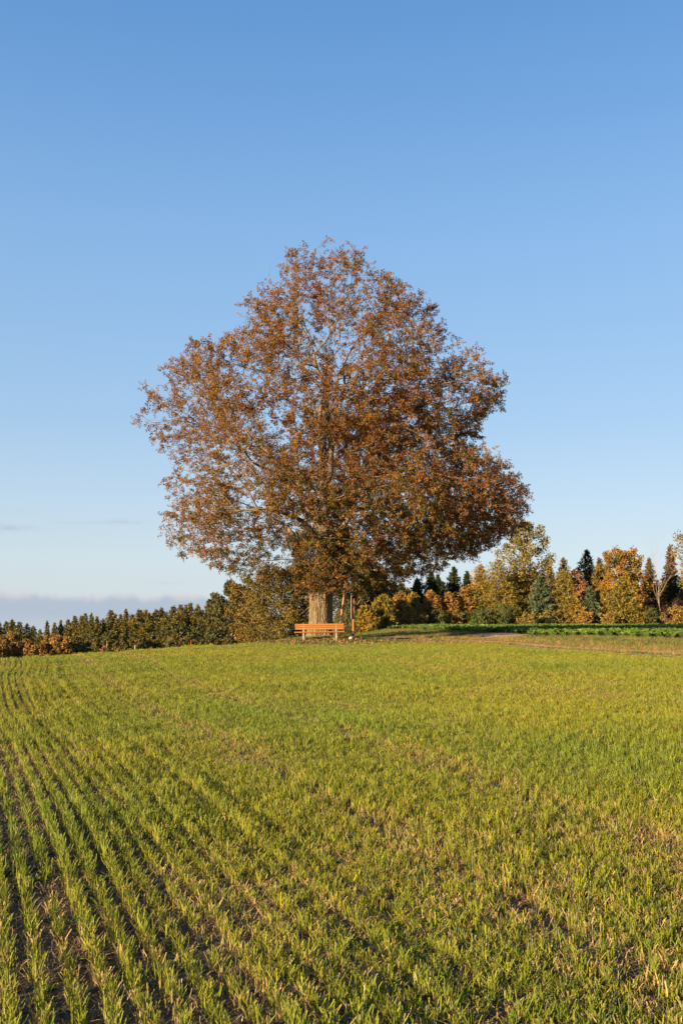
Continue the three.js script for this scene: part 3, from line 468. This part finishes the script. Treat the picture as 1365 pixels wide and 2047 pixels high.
// the far wood on the left, beyond the crest
{
  const R = rng(4242), d0 = 185, spr = [], pin = [], bro = [];
  const so = { branches: 400, spikes: 24, size: 0.36, fat: 0.3, rise: 0.0, pow: 0.98, fuzz: 0.16, jag: 0.7 };
  for (let k = 0; k < 7; k++) spr.push(conifer(600 + k, { h: 12, w: 6.2 + 0.6 * k, cols: [[0.105, 0.096, 0.021], [0.135, 0.112, 0.025], [0.085, 0.084, 0.021], [0.18, 0.12, 0.028]], ...so }));
  for (let k = 0; k < 3; k++) pin.push(broadleaf(620 + k, { h: 10, w: 5, cols: [[0.11, 0.1, 0.026], [0.13, 0.11, 0.028], [0.09, 0.085, 0.024]], bark: [0.25, 0.15, 0.09], lobes: 44, leaves: 110, size: 0.34, from: 0.03, taper: 0.4, lobe: 0.17 }));
  for (let k = 0; k < 3; k++) bro.push(broadleaf(640 + k, { h: 8, w: 5, cols: [[0.24, 0.13, 0.035], [0.2, 0.12, 0.035], [0.28, 0.15, 0.04]], lobes: 40, leaves: 110, size: 0.36, from: 0.04, taper: 0.45, lobe: 0.19 }));
  const topLine = [[-120, 1256], [0, 1246], [30, 1245], [50, 1252], [75, 1259], [92, 1248], [120, 1240], [150, 1236], [190, 1230], [210, 1228], [240, 1221], [280, 1223], [310, 1221], [345, 1214], [378, 1210], [400, 1216], [430, 1205], [480, 1185], [540, 1180]];
  const lineAt = (px) => { for (let k = 1; k < topLine.length; k++) if (px < topLine[k][0]) { const t = (px - topLine[k - 1][0]) / (topLine[k][0] - topLine[k - 1][0]); return lerp(topLine[k - 1][1], topLine[k][1], t); } return 1185; };
  const G = 'trees of the far wood on the left';
  const far = (src, h0, name, label, category, px, py, d, wide) => { const x = colX(px, d), y = land(x, d), h = rowY(py, d) - y, o = src.clone(); o.name = numbered(name); const s = h / h0; o.scale.set(s * wide * 1.15, s, s * wide * 1.15); o.position.set(x, y, -d); o.rotation.y = R() * 6.28; o.userData = {}; tag(o, label, category, G + ', ' + category); scene.add(o); };
  for (let px = -150; px < 520; px += 9 + 7 * R()) far(pick(R, spr), 12, 'spruce_tree', 'dark green spruce standing in the far wood on the left', 'spruce', px, lineAt(px) - 6 + 24 * R() * R(), d0 + 6 + 14 * R(), 0.75 + 0.55 * R());
  for (let px = -150; px < 500; px += 12 + 8 * R()) far(pick(R, spr), 12, 'spruce_tree', 'dark green spruce standing in the far wood on the left', 'spruce', px, lineAt(px) + 14 + 16 * R(), d0 - 10 + 10 * R(), 0.95 + 0.3 * R());
  for (let px = 100; px < 480; px += 22 + 14 * R()) far(pick(R, pin), 10, 'pine_tree', 'olive-green pine at the front of the far wood on the left', 'pine', px, lineAt(px) + 26 + 22 * R(), d0 - 24 + 10 * R(), 0.8 + 0.3 * R());
  for (let px = -150; px < 130; px += 15 + 8 * R()) far(pick(R, bro), 8, 'broadleaf_tree', 'brownish-orange leafy tree at the left end of the far wood', 'tree', px, lineAt(px) + 17 + 18 * R(), d0 - 26 + 10 * R(), 0.7 + 0.25 * R());
}
// small things on the crest at left
[['red-leaved sapling on the crest, leftmost of three', 205, 1289, 54, 16], ['red-leaved sapling on the crest, middle of three', 236, 1291, 54, 13], ['tiny red-leaved sapling on the crest, rightmost of three', 302, 1289, 56, 8]].forEach(([l, px, py, d, w], i) => stand('red_sapling', l, 'sapling', broadleaf, 700 + i, px, py, d, w, { cols: [[0.42, 0.09, 0.03], [0.36, 0.1, 0.03]], lobes: 14, leaves: 24, size: 0.07, from: 0.35, trunk: 0.012, lobe: 0.26 }, 'red saplings on the crest'));
const stakeMat = mat({ vertexColors: true, roughness: 0.8 });
function stake(label, px, py, d, r, col, leanX) {
  const x = colX(px, d), y = land(x, d), h = rowY(py, d) - y, b = new Builder();
  b.tube([V(0, -0.2, 0), V(leanX * 0.5, h * 0.5, 0), V(leanX, h - r, 0)], [r, r, r * 0.95], 8, rgb(...col)); b.tube([V(leanX, h - r, 0), V(leanX, h, 0)], [r * 0.95, r * 0.35], 8, rgb(...col));
  const g = thing('marker_stake', label, 'stake', x, -d, { y }); part(g, 'shaft', b.build(), stakeMat);
}
stake('thin red-orange marker stake on the crest before the pines', 382, 1279, 50, 0.011, [0.55, 0.13, 0.05], 0.02);
stake('short pale stake on the crest before the far wood', 270, 1289, 52, 0.016, [0.5, 0.45, 0.36], 0.03);

// ---------------------------------------------------------------- bench
const woodMap = noiseTexture(256, (u, v) => { const n = 0.5 * tileNoise(u * 0.999, v, 5, 51) + 0.5 * tileNoise((u * 3) % 1, v, 64, 52), g = 0.82 + 0.22 * (n - 0.5) + 0.1 * (tileNoise(u, v, 12, 55) - 0.5); return [g, g * 0.97, g * 0.94]; }, true);
{
  const d = 46.6, x = colX(639, d), bench = thing('park_bench', 'orange-stained wooden bench on grey legs in front of the lime trunk', 'bench', x, -d, { turn: 0.03, sink: 0.03 });
  bench.rotation.z = 0.012;
  const R = rng(5), L = 2.3, concrete = mat({ color: rgb(0.42, 0.37, 0.3), map: scaled(noiseTexture(128, (u, v) => { const n = 0.8 + 0.3 * (tileNoise(u, v, 40, 61) - 0.5) + 0.15 * (tileNoise(u, v, 8, 62) - 0.5); return [n, n, n * 0.98]; }, true), 2) }), steel = mat({ color: rgb(0.7, 0.68, 0.64), roughness: 0.35, metalness: 0.6 });
  const plank = (name, y, z, hgt, thick, tilt, tone, len = L, dx = 0) => { const m = part(bench, name, new RoundedBoxGeometry(len, hgt, thick, 2, 0.008), mat({ color: rgb(0.46 * tone, 0.178 * tone, 0.026 * tone), map: woodMap, roughness: 0.55 })); m.position.set(dx, y, z); m.rotation.x = tilt; return m; };
  [[0.765, -0.34, 1], [0.672, -0.317, 0.93], [0.579, -0.294, 1.05]].forEach(([y, z, t], k) => plank('back_slat', y, z, 0.086, 0.042, -0.24, t, L - 0.01 * k, 0.004 * k));
  [[0.012, 1.05], [-0.105, 0.95], [-0.222, 1]].forEach(([z, t], k) => plank('seat_slat', 0.425 - 0.012 * k, z + 0.02, 0.05, 0.105, 0.06, t, L + 0.02, 0.008));
  for (const s of [-0.745, 0.775]) {
    const sh = new THREE.Shape(); [[0.03, -0.25], [0.03, 0.385], [-0.02, 0.395], [-0.24, 0.375], [-0.346, 0.785], [-0.405, 0.77], [-0.31, 0.36], [-0.31, -0.25], [-0.225, -0.25], [-0.225, 0.29], [-0.055, 0.29], [-0.055, -0.25]].forEach(([a, b], k) => k ? sh.lineTo(a, b) : sh.moveTo(a, b));
    const g = new THREE.ExtrudeGeometry(sh, { depth: 0.07, bevelEnabled: true, bevelSize: 0.006, bevelThickness: 0.006, bevelSegments: 1 }); g.rotateY(-Math.PI / 2); g.translate(s + 0.035, 0, 0);
    const leg = part(bench, 'leg', g, concrete); leg.position.z = 0;
    for (const [y, z] of [[0.765, -0.316], [0.672, -0.293], [0.579, -0.27]]) { const m = part(bench, 'bolt', new THREE.SphereGeometry(0.01, 8, 6), steel); m.scale.set(1, 1, 0.5); m.position.set(s, y, z); }
  }
}
// ---------------------------------------------------------------- carved wooden post beside the bench
{
  const d = 47.2, x = colX(706, d), o = thing('wooden_post', 'slim orange wooden post with rounded head and grey blade right of the bench', 'post', x, -d, {});
  const wood = mat({ color: rgb(0.5, 0.175, 0.045), map: woodMap, roughness: 0.7 }), b = new Builder(), pts = [], rad = [];
  const profile = [[0.4, 0.052], [0.44, 0.058], [0.5, 0.047], [0.75, 0.043], [1.0, 0.047], [1.2, 0.062], [1.36, 0.08], [1.46, 0.084], [1.55, 0.064], [1.6, 0.05], [1.66, 0.07], [1.73, 0.092], [1.8, 0.095], [1.87, 0.08], [1.92, 0.05], [1.94, 0.012]];
  const body = new THREE.LatheGeometry(profile.map(([y, r]) => new THREE.Vector2(r, y)), 16), head = null; body.scale(1, 1, 0.75);
  part(o, 'carved_body', body, wood);
  const foot = new RoundedBoxGeometry(0.09, 0.62, 0.08, 2, 0.008); foot.translate(0, 0.1, 0); part(o, 'foot', foot, mat({ color: rgb(0.035, 0.032, 0.03), roughness: 0.6 }), 'black iron foot');
  const sh = new THREE.Shape(); [[-0.12, 0.98], [0.12, 0.98], [0.13, 1.9], [0, 2.17], [-0.13, 1.9]].forEach(([a, c], k) => k ? sh.lineTo(a, c) : sh.moveTo(a, c));
  const blade = new THREE.ExtrudeGeometry(sh, { depth: 0.024, bevelEnabled: true, bevelSize: 0.004, bevelThickness: 0.004, bevelSegments: 1 }); blade.rotateY(Math.PI / 2 - 0.06); blade.translate(-0.105, 0, 0.01); part(o, 'blade', blade, mat({ color: rgb(0.26, 0.24, 0.24), roughness: 0.6 }), 'thin grey blade seen edge-on');
  const br = new RoundedBoxGeometry(0.12, 0.03, 0.03, 1, 0.005); br.translate(-0.05, 1.08, 0); part(o, 'bracket', br, mat({ color: rgb(0.3, 0.12, 0.04), roughness: 0.6 }));
  const st = new THREE.IcosahedronGeometry(0.1, 2), p = st.attributes.position; for (let i = 0; i < p.count; i++) { const k = 1 + 0.25 * noise(p.getX(i) * 14, p.getY(i) * 14, p.getZ(i) * 14); p.setXYZ(i, p.getX(i) * k, p.getY(i) * k * 0.8, p.getZ(i) * k); } st.computeVertexNormals();
  const s = thing('field_stone', 'small pale stone at the foot of the wooden post', 'stone', x - 0.13, -d + 0.08, {}); const sm = part(s, 'stone', st, mat({ color: rgb(0.45, 0.44, 0.4) })); sm.position.y = 0.05;
}

// ---------------------------------------------------------------- stubble field
function tuft(seed, o) {
  const R = rng(seed), b = new Builder();
  for (let k = 0; k < o.n; k++) {
    const x = (R() - 0.5) * o.wide, z = (R() - 0.5) * o.deep, h = o.h * (0.5 + 0.7 * R()), wd = o.w * (0.7 + 0.6 * R()), a = R() * 6.283, la = R() * 6.283, ln = o.lean * R() * h, c = pick(R, o.cols), kk = 0.75 + 0.5 * R(), col = rgb(c[0] * kk, c[1] * kk, c[2] * kk);
    const sx = Math.cos(a) * wd / 2, sz = Math.sin(a) * wd / 2, lx = Math.cos(la), lz = Math.sin(la);
    const rowsN = [[0, 1], [0.55, 0.9], [1, o.tip]].map(([f, w]) => { const cx = x + lx * ln * f * f, cz = z + lz * ln * f * f, y = -0.012 + h * f * (1 - 0.3 * o.lean * f * R()); return [V(cx - sx * w, y, cz - sz * w), V(cx + sx * w, y, cz + sz * w)]; });
    const id = rowsN.flat().map((v) => b.vert(v, col)); b.i.push(id[0], id[1], id[3], id[0], id[3], id[2], id[2], id[3], id[5], id[2], id[5], id[4]);
  }
  return b.build();
}
const gy = [[0.185, 0.21, 0.014], [0.215, 0.228, 0.018], [0.135, 0.178, 0.013], [0.25, 0.245, 0.028]], dry = [[0.42, 0.3, 0.13], [0.36, 0.25, 0.11], [0.3, 0.19, 0.085]];
{
  const field = thing('stubble_grass', 'yellow-green cut stubble growing in rows over the whole field', 'grass', 0, 0, { y: 0, kind: 'stuff' });
  const grassMat = leafMat({ transmission: 0.3, roughness: 0.75, specularIntensity: 0.4 });
  const greens = [1, 2, 3, 4, 5, 6].map((s) => tuft(900 + s, { n: 17, wide: 0.05, deep: 0.055, h: 0.108, w: 0.0048, lean: 0.5, tip: 0.7, cols: [...gy, ...gy, ...gy, dry[0]] })), mixed = [1, 2, 3].map((s) => tuft(920 + s, { n: 14, wide: 0.065, deep: 0.065, h: 0.078, w: 0.005, lean: 0.65, tip: 0.7, cols: [dry[0], dry[1], dry[0], gy[0], gy[3]] })), straw = [1, 2].map((s) => tuft(940 + s, { n: 9, wide: 0.09, deep: 0.09, h: 0.07, w: 0.0045, lean: 2.2, tip: 0.6, cols: dry }));
  const geos = [...greens, ...mixed, ...straw], lists = geos.map(() => []), R = rng(31337);
  const th = 20 * Math.PI / 180, ux = Math.cos(th), uz = Math.sin(th), vx = -Math.sin(th), vz = Math.cos(th), ROW = 0.148;
  const wob = (v) => 0.5 * noise(v * 0.045, 3) + 0.14 * noise(v * 0.16, 6);
  const band = (u) => { let m = 0; for (const c of [3.15, 4.95, 12.1, 13.9, -5.6, -7.4, 21]) m = Math.max(m, sstep(0.55, 0.12, Math.abs(u - c))); return m; };
  const tram = (u) => { let m = 1; for (const c of [3.15, 4.95, 12.1, 13.9, -5.6, -7.4, 21]) m = Math.min(m, sstep(0.03, 0.27, Math.abs(u - c))); return m; };
  for (let ri = -205; ri < 280; ri++) {
    const u = ri * ROW, miss = hash3(ri, 4, 4), rowK = 0.75 + 0.5 * hash3(ri, 1, 1);
    for (let v = -6; v < 82;) {
      const uu = u + wob(v), x0 = uu * ux + v * vx, d0 = uu * uz + v * vz, step0 = d0 < 9 ? 0.02 : d0 < 16 ? 0.024 : d0 < 30 ? 0.03 : 0.04; v += step0 * (0.7 + 0.6 * R());
      if (d0 < 2.6 || Math.abs(x0) > 0.46 * d0 + 1.6 || !inField(x0, d0) || d0 > 66) continue;
      const leftish = sstep(3.2, 0.6, u), patch = fbm(x0 * 0.55, d0 * 0.4, 3, 3), bald = fbm(x0 * 1.6 + 20, d0 * 1.1, 8, 3), t = tram(u - 0.0);
      const lat = (0.018 + (1 - leftish) * 0.05) * (R() + R() - 1) * 1.25, x = x0 + lat * ux + (R() - 0.5) * 0.02, d = d0 + lat * uz + (R() - 0.5) * 0.02;
      let p = 0.99 - 0.75 * sstep(0.18, 0.55, bald) * (0.6 + 0.2 * leftish); if (t < 1) p *= 0.25 + 0.75 * t; if (miss > 0.86) p *= lerp(0.9, 0.45, leftish);
      const dryP = clamp(0.17 + 0.95 * patch + band(u) * 0.45 + 0.25 * sstep(0.0, 0.4, bald) + 0.06 * sstep(12, 2, d0), 0.04, 0.85);
      if (R() > p) { if (R() < 0.35) lists[9 + Math.floor(R() * 2)].push([x, land(x, d) + 0.016, -d, R() * 6.28, 0.8 + 0.6 * R(), 0.8, vary(R, [0.9, 0.85, 0.8], 0.25, 0.08)]); continue; }
      const isDry = R() < dryP * 0.75, k = isDry ? 6 + Math.floor(R() * 3) : Math.floor(R() * 6), tall = clamp(0.95 + 0.6 * fbm(x0 * 0.8 + 50, d0 * 0.6, 2, 3), 0.55, 1.35) * rowK * 0.9 + 0.1;
      const hue = clamp(0.5 + 1.1 * fbm(x0 * 0.3 + 9, d0 * 0.25, 6, 3), 0, 1);
      lists[k].push([x, land(x, d) + 0.014, -d, R() * 6.28, 0.85 + 0.35 * R(), tall * (0.85 + 0.3 * R()), vary(R, isDry ? [1, 0.95, 0.9] : [lerp(0.85, 1.15, hue), lerp(0.95, 1.04, hue), 1], 0.2, 0.08), (R() - 0.5) * 0.25, (R() - 0.5) * 0.25]);
      if (leftish < 0.9 && R() < 0.75 * (1 - leftish)) { const xx = x + (R() - 0.5) * 0.16, dd = d + (R() - 0.5) * 0.16; lists[Math.floor(R() * 6)].push([xx, land(xx, dd) + 0.014, -dd, R() * 6.28, 0.7 + 0.35 * R(), tall * (0.5 + 0.4 * R()), vary(R, [lerp(0.85, 1.1, hue), 1, 1], 0.22, 0.08), (R() - 0.5) * 0.4, (R() - 0.5) * 0.4]); }
      if (R() < 0.42 - 0.05 * leftish) { const xx = x + (R() - 0.5) * 0.17, dd = d + (R() - 0.5) * 0.1; lists[9 + Math.floor(R() * 2)].push([xx, land(xx, dd) + 0.016, -dd, R() * 6.28, 0.7 + 0.7 * R(), 0.7, vary(R, [0.85, 0.8, 0.75], 0.3, 0.08)]); }
    }
  }
  geos.forEach((g, k) => instanced(field, k < 6 ? 'green_tufts' : k < 9 ? 'mixed_tufts' : 'straw', g, grassMat, lists[k]));
  console.log('field tufts', lists.reduce((s, l) => s + l.length, 0));
  // low broad-leaved weeds and clods of earth between the rows
  const wb = new Builder(), Rw = rng(71); for (let k = 0; k < 7; k++) { const a = k / 7 * 6.283 + Rw(), dir = V(Math.cos(a), 0.35 + 0.5 * Rw(), Math.sin(a)).normalize(), kk = 0.8 + 0.4 * Rw(); wb.leaf(V(0, 0.01, 0), dir, V(0, 1, 0), 0.06 + 0.03 * Rw(), 0.035, rgb(0.075 * kk, 0.14 * kk, 0.022 * kk), true); }
  const cb = new THREE.IcosahedronGeometry(0.03, 1); { const p = cb.attributes.position; for (let i = 0; i < p.count; i++) { const k = 1 + 0.45 * noise(p.getX(i) * 50, p.getY(i) * 50, p.getZ(i) * 50); p.setXYZ(i, p.getX(i) * k * 1.2, p.getY(i) * k * 0.7, p.getZ(i) * k); } cb.computeVertexNormals(); const c = new Float32Array(p.count * 3).fill(1); cb.setAttribute('color', new THREE.BufferAttribute(c, 3)); }
  const weeds = [], clods = []; for (let k = 0; k < 26000; k++) { const d = 2.6 + 26 * Math.pow(R(), 1.4), x = (R() * 2 - 1) * (0.46 * d + 1.5); if (!inField(x, d)) continue; if (k % 4 === 0) { if (fbm(x * 0.9, d * 0.9, 12, 2) > 0.12 && R() < 0.3) weeds.push([x, land(x, d) + 0.014, -d, R() * 6.28, 0.4 + 0.5 * R(), 1.3, vary(R, [1.3, 1.2, 1], 0.2, 0.1)]); } else clods.push([x, land(x, d) + 0.014, -d, R() * 6.28, 0.3 + 1.1 * R() * R(), 0.9, vary(R, [0.085, 0.056, 0.034], 0.3, 0.08), R(), R()]); }
  const ws = thing('field_weeds', 'low broad-leaved weeds between the stubble rows', 'weeds', 0, 0, { y: 0, kind: 'stuff' }); instanced(ws, 'weed_rosettes', wb.build(), grassMat, weeds);
  const cs = thing('soil_clods', 'crumbly brown clods lying between the stubble rows', 'soil', 0, 0, { y: 0, kind: 'stuff' }); instanced(cs, 'clods', cb, mat({ vertexColors: true }), clods);
}
// ---------------------------------------------------------------- mown strip, verges
{
  const lawn = thing('mown_grass', 'short green grass of the strip and verges round the tree and track', 'grass', 0, 0, { y: 0, kind: 'stuff' }), R = rng(8080);
  const gm = leafMat({ transmission: 0.25, roughness: 0.85 }), cg = [[0.1, 0.145, 0.02], [0.125, 0.16, 0.022], [0.085, 0.125, 0.018]];
  const geos = [1, 2, 3].map((s) => tuft(950 + s, { n: 22, wide: 0.2, deep: 0.2, h: 0.06, w: 0.007, lean: 1.0, tip: 0.3, cols: cg })), tall = [1, 2].map((s) => tuft(960 + s, { n: 22, wide: 0.18, deep: 0.18, h: 0.17, w: 0.007, lean: 1.1, tip: 0.2, cols: [...cg, dry[1], dry[2]] })), all = [...geos, ...tall], lists = all.map(() => []);
  const near = (x, d) => { let m = 1e9; for (const o of [-0.9, 0.95]) m = Math.min(m, Math.abs(trackSide(x, d) - o)); return m; };
  for (let n = 0; n < 170000; n++) {
    const d = 20 + 76 * Math.pow(R(), 1.5), x = (R() * 2 - 1) * (0.42 * d + 2); if (inField(x, d) || inBeet(x, d)) continue; if (d < 70 && x > 2 && (near(x, d) < 0.36 + 0.2 * noise(x * 1.5, d * 1.5) || trackSide(x, d) > -1.7 + 0.3 * noise(x * 1.2, d * 1.2) && trackSide(x, d) < -0.4)) continue;
    const e = ((x - 8.4 - 0.06 * (d - 54)) / 1.5) ** 2 + ((d - 54) / 3) ** 2; if (e < 0.8 && R() < 0.85 - 0.3 * sstep(0, 0.3, fbm(x * 2, d, 3, 2))) continue; if (x < -7 && d > 75) continue;
    const worn = Math.exp(-((x + 0.6) ** 2 + ((d - 46.2) * 1.6) ** 2) / 1.6); if (R() < worn * 0.8) continue;
    const ts = trackSide(x, d), verge = x > 3 && ts > 1.2, brownish = verge ? sstep(5.5, 1.5, ts) : x > 3 && Math.abs(ts) < 1.6 ? 0.6 : 0.0, hedge = d > 50.5 && x < 0, isTall = R() < (hedge ? 0.45 : verge ? 0.5 : ts > -0.8 && x > 4 ? 0.25 : 0.04);
    const br = R() < brownish * 0.75 + 0.12 * sstep(0, 0.4, fbm(x, d, 4, 2)), k = isTall ? 3 + Math.floor(R() * 2) : Math.floor(R() * 3);
    lists[k].push([x, land(x, d), -d, R() * 6.28, 0.8 + 0.6 * R(), verge ? 0.75 : 0.9, br ? vary(R, [1.75, 1.25, 1.4], 0.22, 0.1) : vary(R, [1, 1, 1], 0.22, 0.1)]);
  }
  all.forEach((g, k) => instanced(lawn, k < 3 ? 'short_tufts' : 'tall_tufts', g, gm, lists[k]));
  // fallen lime leaves under the crown and round the bench
  const lb = new Builder(); lb.leaf(V(-0.04, 0, 0), V(1, 0.1, 0).normalize(), V(0, 1, 0.3).normalize(), 0.08, 0.07, rgb(1, 1, 1), true);
  const fallen = []; for (let n = 0; n < 9000; n++) { const a = R() * 6.283, r = 8.5 * Math.sqrt(R()), x = TREE.x + Math.cos(a) * r + 0.4, d = TREE.d - 2 + Math.sin(a) * r * 0.8; const dense = Math.exp(-((x + 0.9) ** 2 * 0.7 + ((d - 46.1) * 1.2) ** 2) / 3); if (R() > 0.16 + dense) continue; fallen.push([x, land(x, d) + 0.012 + 0.05 * R(), -d, R() * 6.28, 0.8 + 0.6 * R(), 1, vary(R, pick(R, [[0.32, 0.16, 0.06], [0.26, 0.12, 0.05], [0.38, 0.22, 0.09]]), 0.2, 0.1), (R() - 0.5) * 1.2, (R() - 0.5) * 1.2]); }
  const fl = thing('fallen_leaves', 'brown fallen leaves scattered in the grass round the bench', 'leaves', 0, 0, { y: 0, kind: 'stuff' }); instanced(fl, 'leaf_litter', lb.build(), gm, fallen);
  console.log('lawn', lists.reduce((s, l) => s + l.length, 0), fallen.length);
}
// ---------------------------------------------------------------- root crop on the right
{
  const beets = thing('beet_plants', 'lush green leafy root crop in the field on the right', 'crop', 0, 0, { y: 0, kind: 'stuff' }), R = rng(6161);
  const geos = [1, 2, 3].map((s) => { const r = rng(970 + s), b = new Builder(); for (let k = 0; k < 15; k++) { const a = k * 2.4 + r() * 0.6, e = 0.45 + 1.2 * r(), len = 0.2 + 0.13 * r(), dir = V(Math.cos(a), e, Math.sin(a)).normalize(), st = V(0, 0, 0).addScaledVector(dir, 0.1), kk = 0.75 + 0.5 * r(), col = rgb(0.13 * kk, 0.2 * kk, 0.028 * kk); b.tube([V(0, 0, 0), st], [0.006, 0.005], 3, rgb(0.2, 0.26, 0.08), false); const mid = st.clone().addScaledVector(dir, len * 0.5), d2 = dir.clone(); d2.y -= 0.4; d2.normalize(); const side = V(-Math.sin(a), 0, Math.cos(a)), w = 0.075; const A = b.vert(st, col), B1 = b.vert(mid.clone().addScaledVector(side, w).add(V(0, 0.02, 0)), col), M = b.vert(mid, col), B2 = b.vert(mid.clone().addScaledVector(side, -w).add(V(0, 0.02, 0)), col), T = b.vert(mid.clone().addScaledVector(d2, len * 0.55), col), C1 = b.vert(mid.clone().addScaledVector(d2, len * 0.3).addScaledVector(side, w * 0.8), col), C2 = b.vert(mid.clone().addScaledVector(d2, len * 0.3).addScaledVector(side, -w * 0.8), col); b.i.push(A, B1, M, A, M, B2, M, B1, C1, M, C1, T, M, T, C2, M, C2, B2); } return b.build(); });
  const lists = geos.map(() => []), bm = leafMat({ transmission: 0.3, roughness: 0.75, specularIntensity: 0.3 });
  for (let u = 0; u < 75; u += 0.45) for (let v = 34; v < 92; v += 0.24) {
    const x = u + 4 + (R() - 0.5) * 0.12, d = v - 0.35 * (u - 10) * 0 + (R() - 0.5) * 0.1; if (!inBeet(x, d) || x > 0.42 * d + 3) continue; const e = ((x - 8.4 - 0.06 * (d - 54)) / 1.7) ** 2 + ((d - 54) / 3.4) ** 2; if (e < 1 || R() < 0.05) continue;
    lists[Math.floor(R() * 3)].push([x, land(x, d) + 0.016, -d, R() * 6.28, 0.6 + 0.5 * R(), 1, vary(R, R() < 0.12 ? [1.8, 1.35, 1.2] : [1, 1, 1], 0.22, 0.12), (R() - 0.5) * 0.3, (R() - 0.5) * 0.3]);
  }
  geos.forEach((g, k) => instanced(beets, 'rosettes', g, bm, lists[k]));
  console.log('beets', lists.reduce((s, l) => s + l.length, 0));
}
renderer.render(scene, camera);
